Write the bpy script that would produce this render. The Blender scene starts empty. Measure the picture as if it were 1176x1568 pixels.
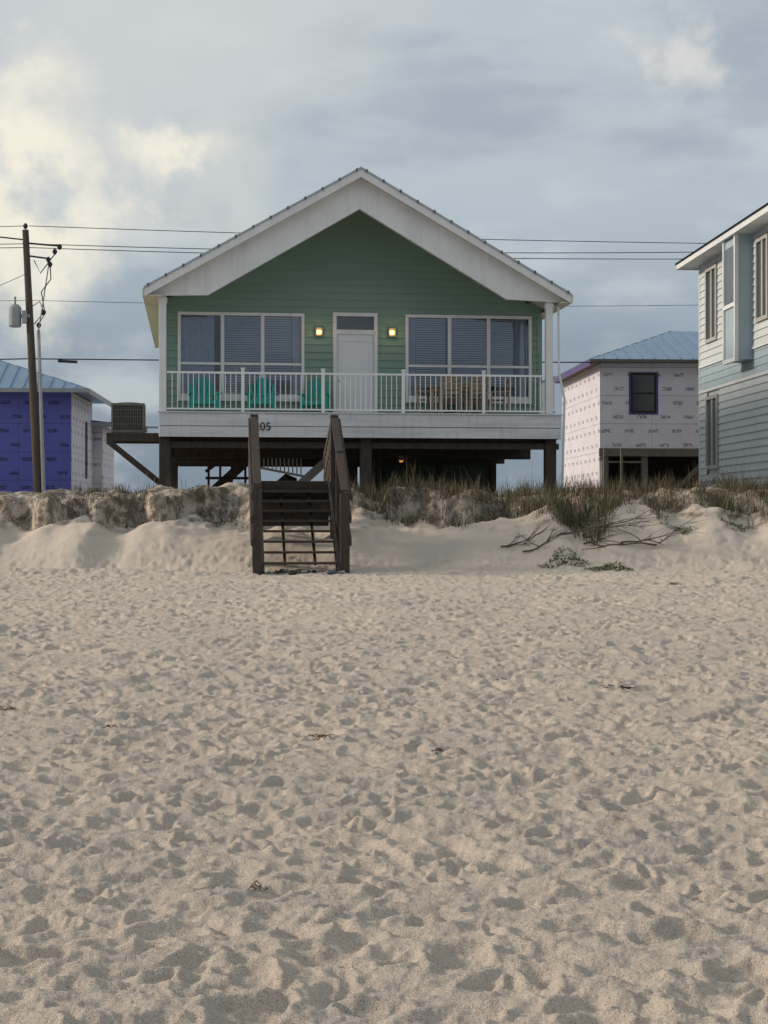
import bpy, math, numpy as np
from mathutils import Vector
rng=np.random.RandomState(7)
S=bpy.context.scene
COL=S.collection
# ------------------------------------------------------------------ helpers
def link(o,parent=None):
    COL.objects.link(o)
    if parent is not None: o.parent=parent
    return o
def empty(name,loc=(0,0,0),rz=0):
    e=bpy.data.objects.new(name,None); e.empty_display_size=.3
    e.location=loc; e.rotation_euler=(0,0,math.radians(rz)); return link(e)
class M:
    def __init__(s): s.v=[]; s.f=[]
    def add(s,vs,fs):
        n=len(s.v); s.v+= [tuple(p) for p in vs]; s.f+=[tuple(i+n for i in f) for f in fs]
    def box(s,x0,x1,y0,y1,z0,z1):
        s.add([(x0,y0,z0),(x1,y0,z0),(x1,y1,z0),(x0,y1,z0),(x0,y0,z1),(x1,y0,z1),(x1,y1,z1),(x0,y1,z1)],
              [(0,3,2,1),(4,5,6,7),(0,1,5,4),(1,2,6,5),(2,3,7,6),(3,0,4,7)])
    def prism_y(s,pts,y0,y1):
        n=len(pts); vs=[(p[0],y0,p[1]) for p in pts]+[(p[0],y1,p[1]) for p in pts]
        fs=[tuple(range(n)),tuple(range(2*n-1,n-1,-1))]
        for i in range(n):
            j=(i+1)%n; fs.append((i,i+n,j+n,j))
        s.add(vs,fs)
    def beam(s,p,q,w,h,up=(0,0,1)):
        p=Vector(p);q=Vector(q);d=(q-p).normalized();up=Vector(up)
        if abs(d.dot(up))>.98: up=Vector((0,1,0))
        a=d.cross(up).normalized(); b=a.cross(d).normalized()
        a*=w/2;b*=h/2
        s.add([p-a-b,p+a-b,p+a+b,p-a+b,q-a-b,q+a-b,q+a+b,q-a+b],
              [(0,1,2,3),(7,6,5,4),(0,4,5,1),(1,5,6,2),(2,6,7,3),(3,7,4,0)])
    def tube(s,pts,rad,n=8):
        pts=[Vector(p) for p in pts]
        if not hasattr(rad,'__len__'): rad=[rad]*len(pts)
        base=len(s.v)
        for i,p in enumerate(pts):
            d=(pts[min(i+1,len(pts)-1)]-pts[max(i-1,0)]).normalized()
            up=Vector((0,0,1)) if abs(d.z)<.9 else Vector((0,1,0))
            a=d.cross(up).normalized(); b=a.cross(d)
            for k in range(n):
                t=2*math.pi*k/n; s.v.append(tuple(p+(a*math.cos(t)+b*math.sin(t))*rad[i]))
        for i in range(len(pts)-1):
            for k in range(n):
                k2=(k+1)%n
                s.f.append((base+i*n+k,base+i*n+k2,base+(i+1)*n+k2,base+(i+1)*n+k))
        s.f.append(tuple(base+k for k in range(n))[::-1]); s.f.append(tuple(base+(len(pts)-1)*n+k for k in range(n)))
    def obj(s,name,mat,parent=None,bevel=0,smooth=False):
        me=bpy.data.meshes.new(name); me.from_pydata(s.v,[],s.f); me.update()
        o=bpy.data.objects.new(name,me); me.materials.append(mat)
        if bevel:
            b=o.modifiers.new('bev','BEVEL'); b.width=bevel; b.segments=2; b.limit_method='ANGLE'
        if smooth:
            for p in me.polygons: p.use_smooth=True
        return link(o,parent)
def mat(name,col,rough=.6,amt=.12,scale=3,bump=0,bscale=40,stretch=(1,1,1),metal=0,col2=None,dirt=0):
    m=bpy.data.materials.new(name); m.use_nodes=True; nt=m.node_tree; N=nt.nodes; L=nt.links
    b=N['Principled BSDF']; b.inputs['Roughness'].default_value=rough; b.inputs['Metallic'].default_value=metal
    tc=N.new('ShaderNodeTexCoord'); mp=N.new('ShaderNodeMapping'); mp.inputs['Scale'].default_value=stretch
    L.new(tc.outputs['Object'],mp.inputs[0])
    no=N.new('ShaderNodeTexNoise'); no.inputs['Scale'].default_value=scale; no.inputs['Detail'].default_value=4; no.inputs['Roughness'].default_value=.65
    L.new(mp.outputs[0],no.inputs['Vector'])
    mr=N.new('ShaderNodeMapRange'); mr.inputs['From Min'].default_value=.3; mr.inputs['From Max'].default_value=.7
    L.new(no.outputs['Fac'],mr.inputs['Value'])
    mx=N.new('ShaderNodeMix'); mx.data_type='RGBA'
    c2=col2 if col2 else tuple(c*(1-2*amt) for c in col)
    mx.inputs[6].default_value=(*col,1); mx.inputs[7].default_value=(*c2,1)
    L.new(mr.outputs[0],mx.inputs[0])
    last=mx.outputs[2]
    if dirt:
        mp2=N.new('ShaderNodeMapping'); mp2.inputs['Scale'].default_value=(9,9,.8); L.new(tc.outputs['Object'],mp2.inputs[0])
        n3=N.new('ShaderNodeTexNoise'); n3.inputs['Scale'].default_value=1; n3.inputs['Detail'].default_value=6; n3.inputs['Roughness'].default_value=.7
        L.new(mp2.outputs[0],n3.inputs['Vector'])
        m3=N.new('ShaderNodeMapRange'); m3.inputs['From Min'].default_value=.5; m3.inputs['From Max'].default_value=.75; m3.inputs['To Max'].default_value=dirt
        L.new(n3.outputs['Fac'],m3.inputs['Value'])
        mx3=N.new('ShaderNodeMix'); mx3.data_type='RGBA'; mx3.inputs[7].default_value=(*(c*.45 for c in col),1)
        L.new(last,mx3.inputs[6]); L.new(m3.outputs[0],mx3.inputs[0]); last=mx3.outputs[2]
    L.new(last,b.inputs['Base Color'])
    if bump:
        n2=N.new('ShaderNodeTexNoise'); n2.inputs['Scale'].default_value=bscale; n2.inputs['Detail'].default_value=4
        L.new(mp.outputs[0],n2.inputs['Vector'])
        bp=N.new('ShaderNodeBump'); bp.inputs['Strength'].default_value=bump; bp.inputs['Distance'].default_value=.02
        L.new(n2.outputs['Fac'],bp.inputs['Height']); L.new(bp.outputs[0],b.inputs['Normal'])
    return m
def emis(name,col,st):
    m=bpy.data.materials.new(name); m.use_nodes=True; b=m.node_tree.nodes['Principled BSDF']
    b.inputs['Base Color'].default_value=(*col,1); b.inputs['Emission Color'].default_value=(*col,1); b.inputs['Emission Strength'].default_value=st
    return m
def glassmat(name,ior=1.8,tint=(.86,.90,.95)):
    m=bpy.data.materials.new(name); m.use_nodes=True; nt=m.node_tree; N=nt.nodes; L=nt.links
    N.remove(N['Principled BSDF']); out=N['Material Output']
    fr=N.new('ShaderNodeFresnel'); fr.inputs['IOR'].default_value=ior
    g=N.new('ShaderNodeBsdfGlossy'); g.inputs['Roughness'].default_value=.03
    t=N.new('ShaderNodeBsdfTransparent'); t.inputs['Color'].default_value=(*tint,1)
    mx=N.new('ShaderNodeMixShader'); L.new(fr.outputs[0],mx.inputs[0]); L.new(t.outputs[0],mx.inputs[1]); L.new(g.outputs[0],mx.inputs[2])
    L.new(mx.outputs[0],out.inputs[0]); return m
# ------------------------------------------------------------------ materials
WHITE=mat('white_paint',(.74,.75,.76),.55,.07,1.4,.05,30,dirt=.25)
WHITEW=mat('weathered_white_board',(.68,.71,.73),.65,.14,1.2,.1,40,(.4,1,5),dirt=.45)
RAILW=mat('rail_white',(.80,.81,.81),.45,.04,3)
GREEN=mat('green_siding',(.195,.305,.25),.6,.05,1.0,.08,30,(.5,1,3),dirt=.12)
SOFF=mat('soffit_cream',(.66,.64,.50),.7,.06,2)
ROOFM=mat('roof_metal',(.45,.47,.48),.4,.1,2,metal=.5)
WOODD=mat('dark_weathered_wood',(.072,.054,.043),.85,.28,6,.35,60,(3,3,.5),dirt=.4)
WOODM=mat('tread_wood',(.095,.070,.052),.85,.25,6,.35,60,(.6,3,3))
WOODG=mat('grey_wood',(.18,.155,.125),.85,.25,5,.3,50,(1,1,4))
TAN=mat('teak_wood',(.40,.31,.22),.7,.2,7,.15,50)
TEAL=mat('teal_plastic',(.003,.30,.25),.45,.06,4)
DARK=mat('dark_void',(.02,.02,.02),.9,.1)
INT=mat('interior_wall',(.30,.31,.33),.9,.1)
CURT=mat('curtain_cloth',(.75,.78,.82),.9,.1,6)
BLIND=mat('blind_slats',(.80,.82,.84),.6,.05,4)
PANE=mat('dark_pane',(.10,.12,.14),.25,.1,2)
DOORW=mat('door_white',(.72,.75,.77),.4,.05,2)
GLASS=glassmat('window_glass')
ACM=mat('ac_casing',(.15,.145,.12),.6,.15,5)
ACD=mat('ac_grille_dark',(.03,.03,.028),.7,.1)
LAMPH=mat('lamp_housing',(.25,.22,.16),.5,.1)
WARM=emis('lamp_glow',(1,.60,.20),3.2)
WARM2=emis('lamp_glow_dim',(1,.45,.12),.5)
GREY=mat('grey_metal',(.36,.38,.40),.5,.1)
WIRE=mat('wire_black',(.03,.03,.032),.7,.05)
POLE=mat('pole_wood',(.11,.082,.065),.9,.2,5,.3,40,(4,4,.4),dirt=.4)
PURPD=mat('purple_trim',(.085,.06,.20),.6,.1,2)
BROOF=mat('blue_metal_roof',(.20,.32,.46),.4,.08,2,metal=.2)
NSID=mat('pale_siding',(.56,.61,.62),.65,.06,1.2,dirt=.2)
NBLUE=mat('blue_grey_siding',(.36,.46,.51),.65,.06,1.2,dirt=.2)
NFR=mat('taupe_frame',(.42,.41,.38),.6,.08,3)
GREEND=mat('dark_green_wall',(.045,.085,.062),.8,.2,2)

def wrapmat(name,col,mark,th,amt):
    m=bpy.data.materials.new(name); m.use_nodes=True; nt=m.node_tree; N=nt.nodes; L=nt.links
    b=N['Principled BSDF']; b.inputs['Roughness'].default_value=.5
    tc=N.new('ShaderNodeTexCoord'); sp=N.new('ShaderNodeSeparateXYZ'); L.new(tc.outputs['Object'],sp.inputs[0])
    def F(op,a,b2=0.0):
        n=N.new('ShaderNodeMath'); n.operation=op
        for i,v in enumerate((a,b2)):
            if isinstance(v,(int,float)): n.inputs[i].default_value=v
            else: L.new(v,n.inputs[i])
        return n.outputs[0]
    h=F('ADD',sp.outputs[0],sp.outputs[1]); z=sp.outputs[2]
    cb=N.new('ShaderNodeCombineXYZ'); L.new(h,cb.inputs[0]); L.new(z,cb.inputs[1])
    no=N.new('ShaderNodeTexNoise'); no.inputs['Scale'].default_value=1.6; no.inputs['Detail'].default_value=7; no.inputs['Roughness'].default_value=.65
    L.new(cb.outputs[0],no.inputs['Vector'])
    row=F('FLOOR',F('DIVIDE',z,.46)); hs=F('ADD',h,F('MULTIPLY',row,.37))
    fx=F('FRACT',F('DIVIDE',hs,.78)); fz=F('FRACT',F('DIVIDE',z,.46))
    inx=F('MULTIPLY',F('GREATER_THAN',fx,.30),F('LESS_THAN',fx,.72)); inz=F('MULTIPLY',F('GREATER_THAN',fz,.38),F('LESS_THAN',fz,.64))
    mp=N.new('ShaderNodeMapping'); mp.inputs['Scale'].default_value=(26,14,1); L.new(cb.outputs[0],mp.inputs[0])
    n2=N.new('ShaderNodeTexNoise'); n2.inputs['Scale'].default_value=1; n2.inputs['Detail'].default_value=1; L.new(mp.outputs[0],n2.inputs['Vector'])
    let=F('GREATER_THAN',n2.outputs['Fac'],th)
    logo=F('MULTIPLY',F('MULTIPLY',inx,inz),let)
    seam=F('MAXIMUM',F('LESS_THAN',F('FRACT',F('DIVIDE',z,.92)),.022),F('LESS_THAN',F('FRACT',F('DIVIDE',h,1.7)),.008))
    fac=F('MULTIPLY',F('MAXIMUM',logo,F('MULTIPLY',seam,.7)),amt)
    mx0=N.new('ShaderNodeMix'); mx0.data_type='RGBA'; mx0.inputs[6].default_value=(*[c*.75 for c in col],1); mx0.inputs[7].default_value=(*[min(1,c*1.2) for c in col],1)
    L.new(no.outputs['Fac'],mx0.inputs[0])
    mx=N.new('ShaderNodeMix'); mx.data_type='RGBA'; mx.inputs[7].default_value=(*mark,1)
    L.new(mx0.outputs[2],mx.inputs[6]); L.new(fac,mx.inputs[0]); L.new(mx.outputs[2],b.inputs['Base Color'])
    bp=N.new('ShaderNodeBump'); bp.inputs['Strength'].default_value=.6; bp.inputs['Distance'].default_value=.08
    L.new(no.outputs['Fac'],bp.inputs['Height']); L.new(bp.outputs[0],b.inputs['Normal'])
    return m
WRAP=wrapmat('house_wrap',(.66,.64,.69),(.14,.13,.20),.47,.85)
PWRAP=wrapmat('purple_board',(.10,.112,.45),(.015,.015,.08),.42,.85)

# ------------------------------------------------------------------ noise & terrain
TAB=[rng.rand(256,256) for _ in range(8)]
def vn(x,y,s):
    T=TAB[s%8]; xi=np.floor(x).astype(int); yi=np.floor(y).astype(int); fx=x-xi; fy=y-yi
    fx=fx*fx*fx*(fx*(fx*6-15)+10); fy=fy*fy*fy*(fy*(fy*6-15)+10)
    a=T[xi&255,yi&255];b=T[(xi+1)&255,yi&255];c=T[xi&255,(yi+1)&255];d=T[(xi+1)&255,(yi+1)&255]
    return (a*(1-fx)+b*fx)*(1-fy)+(c*(1-fx)+d*fx)*fy-.5
def fbm(x,y,s,o=4,g=.5):
    r=0;a=1
    for i in range(o):
        r=r+a*vn(x*2**i+17.3*i,y*2**i+5.1*i,s+i); a*=g
    return r
def ss(a,b,x):
    t=np.clip((x-a)/(b-a),0,1); return t*t*(3-2*t)
def scarp_y(x):
    x=np.asarray(x,float); z0=x*0
    return 31.9+1.7*fbm(x*.45,z0+4.2,1,3)+.95*fbm(x*1.7,z0+3.3,4,3)-.1*ss(1.0,4.5,x)
def terrain(x,y):
    x=np.asarray(x,float); y=np.asarray(y,float)
    far=ss(26,30,y)
    z=.02*np.minimum(y,28)
    right=ss(1.0,4.5,x)
    left=1-ss(-5,-2.6,x)
    z=z+left*.12*np.exp(-((y-27.7-.16*(x+5))/.55)**2) - left*.16*np.exp(-((y-29.0)/.8)**2)
    n1=fbm(x*.45,y*.3,1,3); n2=fbm(x*1.1,y*1.1+9,2,4)
    r0=28.6+.8*n1
    up=.80+.26*right+.34*vn(x*.6,x*0+2.2,7)+.42*vn(x*1.5,x*0+5.2,1)
    z=z+up*ss(r0,31.9+.5*n1,y)
    yS=scarp_y(x)
    wv=.3+1.5*np.clip(vn(x*.9,x*0+1.7,6)+.15,0,1)+right*(.5+1.6*np.clip(vn(x*.7,x*0+8.8,3)+.4,0,1))
    tot=1.46-up
    lump=.16*fbm(x*2.2,y*2.2,6,3)*ss(30.7,31.7,y)*(1-ss(34,35,y))
    z=z+tot*ss(yS,yS+wv,y)+lump
    z=z+.16*n2*ss(28.5,31.5,y)*(1-ss(34.5,36,y))+.42*fbm(x*.42,y*.4,5,3)*ss(31.5,33,y)*(1-ss(35.2,36.5,y))
    z=z+.04*ss(31,33,y)
    z=z-.05*ss(34,38,y)
    z=z+.03*fbm(x*.35,y*.35,3,2)*(1-far)+ .09*vn(x*.12,y*.1,6)*(1-far)
    return z
Y=[.4]
while Y[-1]<38: 
    k=.0030 if Y[-1]>3.9 else .02
    Y.append(Y[-1]*(1+k))
while Y[-1]<900: Y.append(Y[-1]*1.12)
Y=np.array(Y)
sf=np.arange(-.36,.3601,.00105)
co=[.37,.39,.42,.46,.5,.56,.65,.8,1,1.3,1.8,2.6,4,7,15]
s_=np.concatenate([-np.array(co[::-1]),sf,np.array(co)])
YY,SS=np.meshgrid(Y,s_,indexing='ij'); XX=YY*SS
Z=terrain(XX,YY)
mk=(1-ss(28.0,30.5,YY)*.75)*(1-ss(31,33,YY))
rid=(.5-np.abs(fbm(XX*5.2,YY*5.2,3,3)))
rid2=(.5-np.abs(fbm(XX*9.5,YY*11,6,3)))
Z+=mk*(.034*fbm(XX*1.5,YY*2.1,2,3)+.019*fbm(XX*4.4,YY*6.5,4,3)+.012*rid+.012*rid2+.011*fbm(XX*16,YY*19,0,4,.62))
wav=vn(XX*2.6,YY*2.6,1); wav2=vn(XX*9,YY*9,5)
D=np.zeros_like(Z)
nd=17000
u=rng.rand(nd); cy=np.sqrt(3.6**2+u*(30.5**2-3.6**2)); cx=cy*(rng.rand(nd)*.72-.36)
keep=vn(cx*.5,cy*.5,7)+.5+rng.rand(nd)*.6>.40
cx=cx[keep];cy=cy[keep]
for i in range(len(cx)):
    a=.05+.08*rng.rand()**1.3; b=a*(.42+.35*rng.rand()); th=rng.randn()*.8; dp=(.009+.022*rng.rand())*(a/.10)**.6
    if rng.rand()<.05: a*=1.5;b*=1.6
    R=a*2.0
    i0,i1=np.searchsorted(Y,[cy[i]-R,cy[i]+R]); j0,j1=np.searchsorted(s_,[(cx[i]-R)/cy[i]-.01,(cx[i]+R)/cy[i]+.01])
    if i1<=i0 or j1<=j0: continue
    dx=XX[i0:i1,j0:j1]-cx[i]; dy=YY[i0:i1,j0:j1]-cy[i]
    c,s=math.cos(th),math.sin(th)
    p=(dx*c+dy*s)/a; q=(-dx*s+dy*c)/b
    r=np.sqrt(p*p+q*q)+.14*np.sin(3*np.arctan2(q,p)+i)+.6*wav[i0:i1,j0:j1]+.8*wav2[i0:i1,j0:j1]
    tilt=1+.4*p
    D[i0:i1,j0:j1]+= -dp*np.exp(-np.clip(r,0,9)**2.4)*tilt + .45*dp*np.exp(-((r-1.3)/.32)**2)
D=np.where(D<0,-.045*np.tanh(-D/.045),.036*np.tanh(D/.036))
Z+=D*(1-ss(28.5,31.5,YY)*.75)
nr,nc=Z.shape
me=bpy.data.meshes.new('sand_ground')
me.vertices.add(nr*nc)
me.vertices.foreach_set('co',np.stack([XX,YY,Z],-1).astype(np.float32).ravel())
idx=np.arange(nr*nc).reshape(nr,nc)
q=np.stack([idx[:-1,:-1],idx[:-1,1:],idx[1:,1:],idx[1:,:-1]],-1).reshape(-1,4)
me.loops.add(q.size); me.loops.foreach_set('vertex_index',q.ravel().astype(np.int32))
me.polygons.add(len(q)); me.polygons.foreach_set('loop_start',(np.arange(len(q))*4).astype(np.int32))
me.polygons.foreach_set('loop_total',np.full(len(q),4,np.int32))
me.polygons.foreach_set('use_smooth',np.ones(len(q),bool))
me.update(calc_edges=True)
sand=bpy.data.materials.new('beach_sand'); sand.use_nodes=True
nt=sand.node_tree;N=nt.nodes;L=nt.links;b=N['Principled BSDF'];b.inputs['Roughness'].default_value=.95
b.inputs['Specular IOR Level'].default_value=.15
tc=N.new('ShaderNodeTexCoord')
def noise(sc,det=5,ro=.6,vec=None):
    n=N.new('ShaderNodeTexNoise'); n.inputs['Scale'].default_value=sc; n.inputs['Detail'].default_value=det; n.inputs['Roughness'].default_value=ro
    L.new(vec or tc.outputs['Object'],n.inputs['Vector']); return n
def mix(a,b_,fac):
    m=N.new('ShaderNodeMix'); m.data_type='RGBA'
    for i,v in ((6,a),(7,b_)):
        if isinstance(v,tuple): m.inputs[i].default_value=(*v,1)
        else: L.new(v,m.inputs[i])
    L.new(fac,m.inputs[0]); return m.outputs[2]
def mrange(o,a,b_,c=0,d=1):
    m=N.new('ShaderNodeMapRange'); m.inputs[1].default_value=a;m.inputs[2].default_value=b_;m.inputs[3].default_value=c;m.inputs[4].default_value=d
    m.interpolation_type='SMOOTHSTEP'; L.new(o,m.inputs[0]); return m.outputs[0]
n1=noise(.8,4); n2=noise(14,5,.7); n3=noise(150,2,.7); n4=noise(70,2,.7)
c=mix((.69,.60,.50),(.61,.54,.465),mrange(n1.outputs[0],.35,.65))
c=mix(c,(.48,.415,.35),mrange(n2.outputs[0],.5,.8,0,.6))
c=mix(c,(.28,.24,.20),mrange(n3.outputs[0],.54,.70,0,.7))
c=mix(c,(.82,.75,.66),mrange(n4.outputs[0],.55,.72,0,.5))
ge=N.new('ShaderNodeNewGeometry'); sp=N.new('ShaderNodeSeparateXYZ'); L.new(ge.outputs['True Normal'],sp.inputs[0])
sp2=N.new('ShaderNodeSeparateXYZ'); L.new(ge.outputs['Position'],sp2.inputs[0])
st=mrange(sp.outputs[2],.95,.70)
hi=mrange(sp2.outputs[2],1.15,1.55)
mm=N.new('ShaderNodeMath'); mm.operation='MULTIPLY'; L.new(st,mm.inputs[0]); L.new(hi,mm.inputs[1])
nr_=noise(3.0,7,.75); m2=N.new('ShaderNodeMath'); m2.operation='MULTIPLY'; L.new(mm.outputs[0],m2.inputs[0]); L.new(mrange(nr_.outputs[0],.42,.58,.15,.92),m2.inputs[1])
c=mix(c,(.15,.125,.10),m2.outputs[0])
top=mrange(sp2.outputs[2],1.72,2.05); nt2=noise(2.0,6,.75); m3=N.new('ShaderNodeMath'); m3.operation='MULTIPLY'; L.new(top,m3.inputs[0]); L.new(mrange(nt2.outputs[0],.42,.58,.0,.9),m3.inputs[1])
c=mix(c,(.15,.125,.09),m3.outputs[0])
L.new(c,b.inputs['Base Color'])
bp=N.new('ShaderNodeBump'); bp.inputs['Strength'].default_value=1.0; bp.inputs['Distance'].default_value=.022
nb=noise(34,5,.8); L.new(nb.outputs[0],bp.inputs['Height'])
bp2=N.new('ShaderNodeBump'); bp2.inputs['Strength'].default_value=.9; bp2.inputs['Distance'].default_value=.008
L.new(n3.outputs[0],bp2.inputs['Height']); L.new(bp.outputs[0],bp2.inputs['Normal']); L.new(bp2.outputs[0],b.inputs['Normal'])
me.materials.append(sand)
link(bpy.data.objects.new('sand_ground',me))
def tz(x,y): return float(terrain(x,y))

# ------------------------------------------------------------------ siding helper
def siding(m,p0,du,nn,clip,z0,z1,step=.185,holes=(),out=.018):
    z=z0
    while z<z1-.01:
        zt=min(z+step,z1)
        segs=[clip((z+zt)/2)]
        for (a,b_,c_,d_) in holes:
            if zt>c_+.01 and z<d_-.01:
                ns=[]
                for s0,s1 in segs:
                    if b_<=s0 or a>=s1: ns.append((s0,s1)); continue
                    if a>s0: ns.append((s0,a))
                    if b_<s1: ns.append((b_,s1))
                segs=ns
        for s0,s1 in segs:
            if s1-s0<.01: continue
            P=lambda u,o,zz:(p0[0]+du[0]*u+nn[0]*o,p0[1]+du[1]*u+nn[1]*o,zz)
            m.add([P(s0,0,zt),P(s1,0,zt),P(s1,out,z),P(s0,out,z),P(s0,0,z),P(s1,0,z)],[(0,3,2,1),(3,4,5,2)])
        z=zt

# ------------------------------------------------------------------ GREEN BEACH HOUSE
H=empty('green_beach_house',(-5.21,35.5,0),7.0)
WV=2.0; W=9.52; DB=10.6
UL,UR,UA=-.335,9.70,4.67; WE,WA=6.865,9.74
def roofz(u): 
    return WE+(u-UL)*(WA-WE)/(UA-UL) if u<UA else WE+(UR-u)*(WA-WE)/(UR-UA)
win=[(.41,3.51,4.42,6.60),(6.03,9.23,4.42,6.62)]
door=(4.22,5.33,3.99,6.64)
holes=[(a+.03,b_-.03,4.55,6.57) for a,b_,c_,d_ in win]+[(4.25,5.30,3.99,6.57)]
m=M()
def clip(z):
    z=z+.18
    if z<roofz(.1): return (.1,9.42)
    f=(z-WE)/(WA-WE); 
    a=UL+f*(UA-UL); b2=UR-f*(UR-UA)
    if a>=b2: return (4.6,4.6)
    return (max(a,.1),min(b2,9.42))
siding(m,(0,WV),(1,0),(0,-1),clip,3.99,9.55,.185,holes,out=.026)
m.obj('front_siding',GREEN,H)
m=M(); siding(m,(.1,WV),(0,1),(-1,0),lambda z:(0,DB-WV),3.5,6.75); siding(m,(9.42,WV),(0,1),(1,0),lambda z:(0,DB-WV),3.5,6.75)
m.obj('side_siding',GREEN,H)
m=M(); m.box(.12,.2,WV+.05,DB,3.5,6.8); m.box(9.32,9.40,WV+.05,DB,3.5,6.8); m.box(.2,9.32,DB-.1,DB,3.5,7.0); m.box(.2,9.32,4.6,4.7,4.0,6.9); m.box(.2,9.32,WV+.1,DB-.1,6.9,6.95)
m.obj('inner_walls',INT,H)
m=M(); m.box(.02,.14,WV-.03,WV+.08,3.99,6.9); m.box(9.38,9.5,WV-.03,WV+.08,3.99,6.9); m.obj('corner_boards',GREEN,H)
m=M(); 
for i in range(14): m.box(.01,9.51,.04+i*.14,.04+i*.14+.13,3.955,3.99)
m.obj('deck_boards',WHITEW,H)
m=M(); m.box(0,W,.0,.04,3.70,3.995); m.box(0.01,W-.01,.012,.045,3.44,3.688); m.box(0,.04,.045,2.0,3.44,3.95); m.box(W-.04,W,.045,2,3.44,3.95)
m.box(-.03,W+.03,-.03,.04,3.998,4.03)
m.obj('rim_boards',WHITEW,H,bevel=.006)
m=M(); m.box(.05,W-.05,2.0,DB,3.5,3.95)
for v in np.arange(.5,DB,.6): m.box(.1,W-.1,v,v+.05,3.3,3.5)
for v in (.25,3.4,6.8,10.2): m.box(0.0,W,v,v+.2,3.08 if v>3 else 3.2,3.34)
m.obj('floor_joists',WOODD,H)
m=M()
for v in (.25,3.4,6.8,10.2):
    for u in (.13,4.85,9.32):
        if u==9.32 and v>3 : continue
        m.box(u-.13,u+.13,v-.03,v+.23,1.6,3.45)
m.box(.13,.4,3.35,3.5,1.6,3.1); m.box(5.45,5.65,3.45,3.65,1.6,3.1)
m.obj('pilings',WOODD,H,bevel=.01)
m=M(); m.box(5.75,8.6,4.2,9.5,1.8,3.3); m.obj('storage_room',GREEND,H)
m=M(); m.box(5.6,8.75,4.1,4.2,2.95,3.06); m.box(5.62,5.75,4.1,4.2,1.8,2.95); m.box(8.6,8.75,4.1,4.2,1.8,2.95); m.box(7.2,7.28,4.12,4.2,1.8,2.95); m.obj('storage_trim',WOODD,H)
m=M(); m.tube([(5.98,2.4,3.12),(5.98,2.4,3.0)],[.05,.09],10); m.obj('under_lamp_shade',LAMPH,H)
m=M(); m.tube([(5.98,2.4,3.0),(5.98,2.4,2.95)],[.055,.04],10); m.obj('under_lamp_bulb',WARM2,H)
m=M()
for i in range(13):
    x=2.30+i*.11; m.box(x,x+.03,5.0,5.03,2.95-.02*i,3.4)
m.beam((2.2,5.0,2.95),(3.9,5.0,2.62),.05,.06)
m.beam((3.1,4.6,2.0),(4.6,4.6,3.35),.05,.22)
m.obj('under_stair_balusters',WHITE,H)
m=M(); 
m.beam((1.2,4.2,2.15),(2.4,4.2,3.25),.06,.25); m.beam((1.1,4.2,2.75),(2.0,4.2,3.4),.05,.08)
for x in (1.15,1.45,1.75,2.1,2.4): m.box(x,x+.06,4.18,4.25,1.9,2.9)
m.box(1.1,2.5,4.17,4.26,2.55,2.62); m.box(2.6,4.2,6.0,6.05,2.25,2.33); m.box(2.9,3.0,6,6.05,1.9,2.25); m.box(3.9,4.0,6,6.05,1.9,2.25)
m.tube([(3.1,6,2.33),(3.15,6,2.5),(3.3,6,2.62),(3.5,6,2.55),(3.6,6,2.33)],[.05,.12,.14,.12,.05],8)
m.obj('under_stair_wood',WOODD,H)
def slab(m,top_off,bot_off,y0,y1,ue=0):
    l=UL+ue; r=UR-ue
    m.prism_y([(l,roofz(l)-bot_off),(UA,WA-bot_off),(UA,WA-top_off),(l,roofz(l)-top_off)],y0,y1)
    m.prism_y([(UA,WA-bot_off),(r,roofz(r)-bot_off),(r,roofz(r)-top_off),(UA,WA-top_off)],y0,y1)
m=M(); slab(m,0,.045,-.36,DB+.3); 
m.obj('roof_metal',ROOFM,H)
m=M(); slab(m,.048,.16,-.296,DB+.25,.03); m.obj('roof_deck_soffit',SOFF,H)
m=M(); slab(m,.048,.235,-.335,-.30,.01); m.obj('rake_fascia',WHITE,H)
m=M()
for k in np.arange(.1,4.95,.40):
    for sgn in (0,1):
        u0=UL+k if not sgn else UR-k
        z=roofz(u0); m.box(u0-.022,u0+.022,-.385,-.361,z-.06,z+.012)
m.obj('drip_clips',PANE,H)
m=M(); m.box(UL-.03,UL-.001,-.32,DB+.2,6.66,6.835); m.box(UL,.08,-.29,DB+.2,6.66,6.68)
m.box(UR+.001,UR+.03,-.32,DB+.2,6.66,6.835); m.box(9.44,UR,-.29,DB+.2,6.66,6.68)
m.obj('eave_fascia',SOFF,H)
m=M(); t=.165
m.prism_y([(UL+.01,6.69),(1.124,6.73),(1.124,roofz(1.124)-t),(UL+.01,roofz(UL)-t+.02)],-.03,.05)
m.prism_y([(1.124,6.73),(UA,8.82),(UA,WA-t),(1.124,roofz(1.124)-t)],-.03,.05)
m.prism_y([(UA,8.82),(8.19,6.75),(8.19,roofz(8.19)-t),(UA,WA-t)],-.03,.05)
m.prism_y([(8.19,6.75),(UR-.01,6.69),(UR-.01,roofz(UR)-t+.02),(8.19,roofz(8.19)-t)],-.03,.05)
m.obj('gable_board',WHITE,H)
m=M(); m.beam((1.12,.06,6.745),(UA,.06,8.835),.05,.03); m.beam((8.19,.06,6.765),(UA,.06,8.835),.05,.03); m.obj('gable_inner_trim',WHITE,H)
m=M(); m.box(.0,.17,.055,.21,4.035,6.70); m.box(9.16,9.33,.055,.21,4.035,6.72)
m.box(-.02,.19,.052,.23,6.55,6.66); m.box(9.14,9.35,.052,.23,6.57,6.68); m.obj('porch_posts',WHITE,H,bevel=.008)
m=M(); m.tube([(9.47,.1,6.6),(9.49,.1,5.0),(9.62,.1,4.4),(9.56,.1,2.1)],.03,8); m.obj('downspout',WHITE,H)
m=M(); pu=[.09,1.94,3.82,5.72,7.65,9.24]
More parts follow.
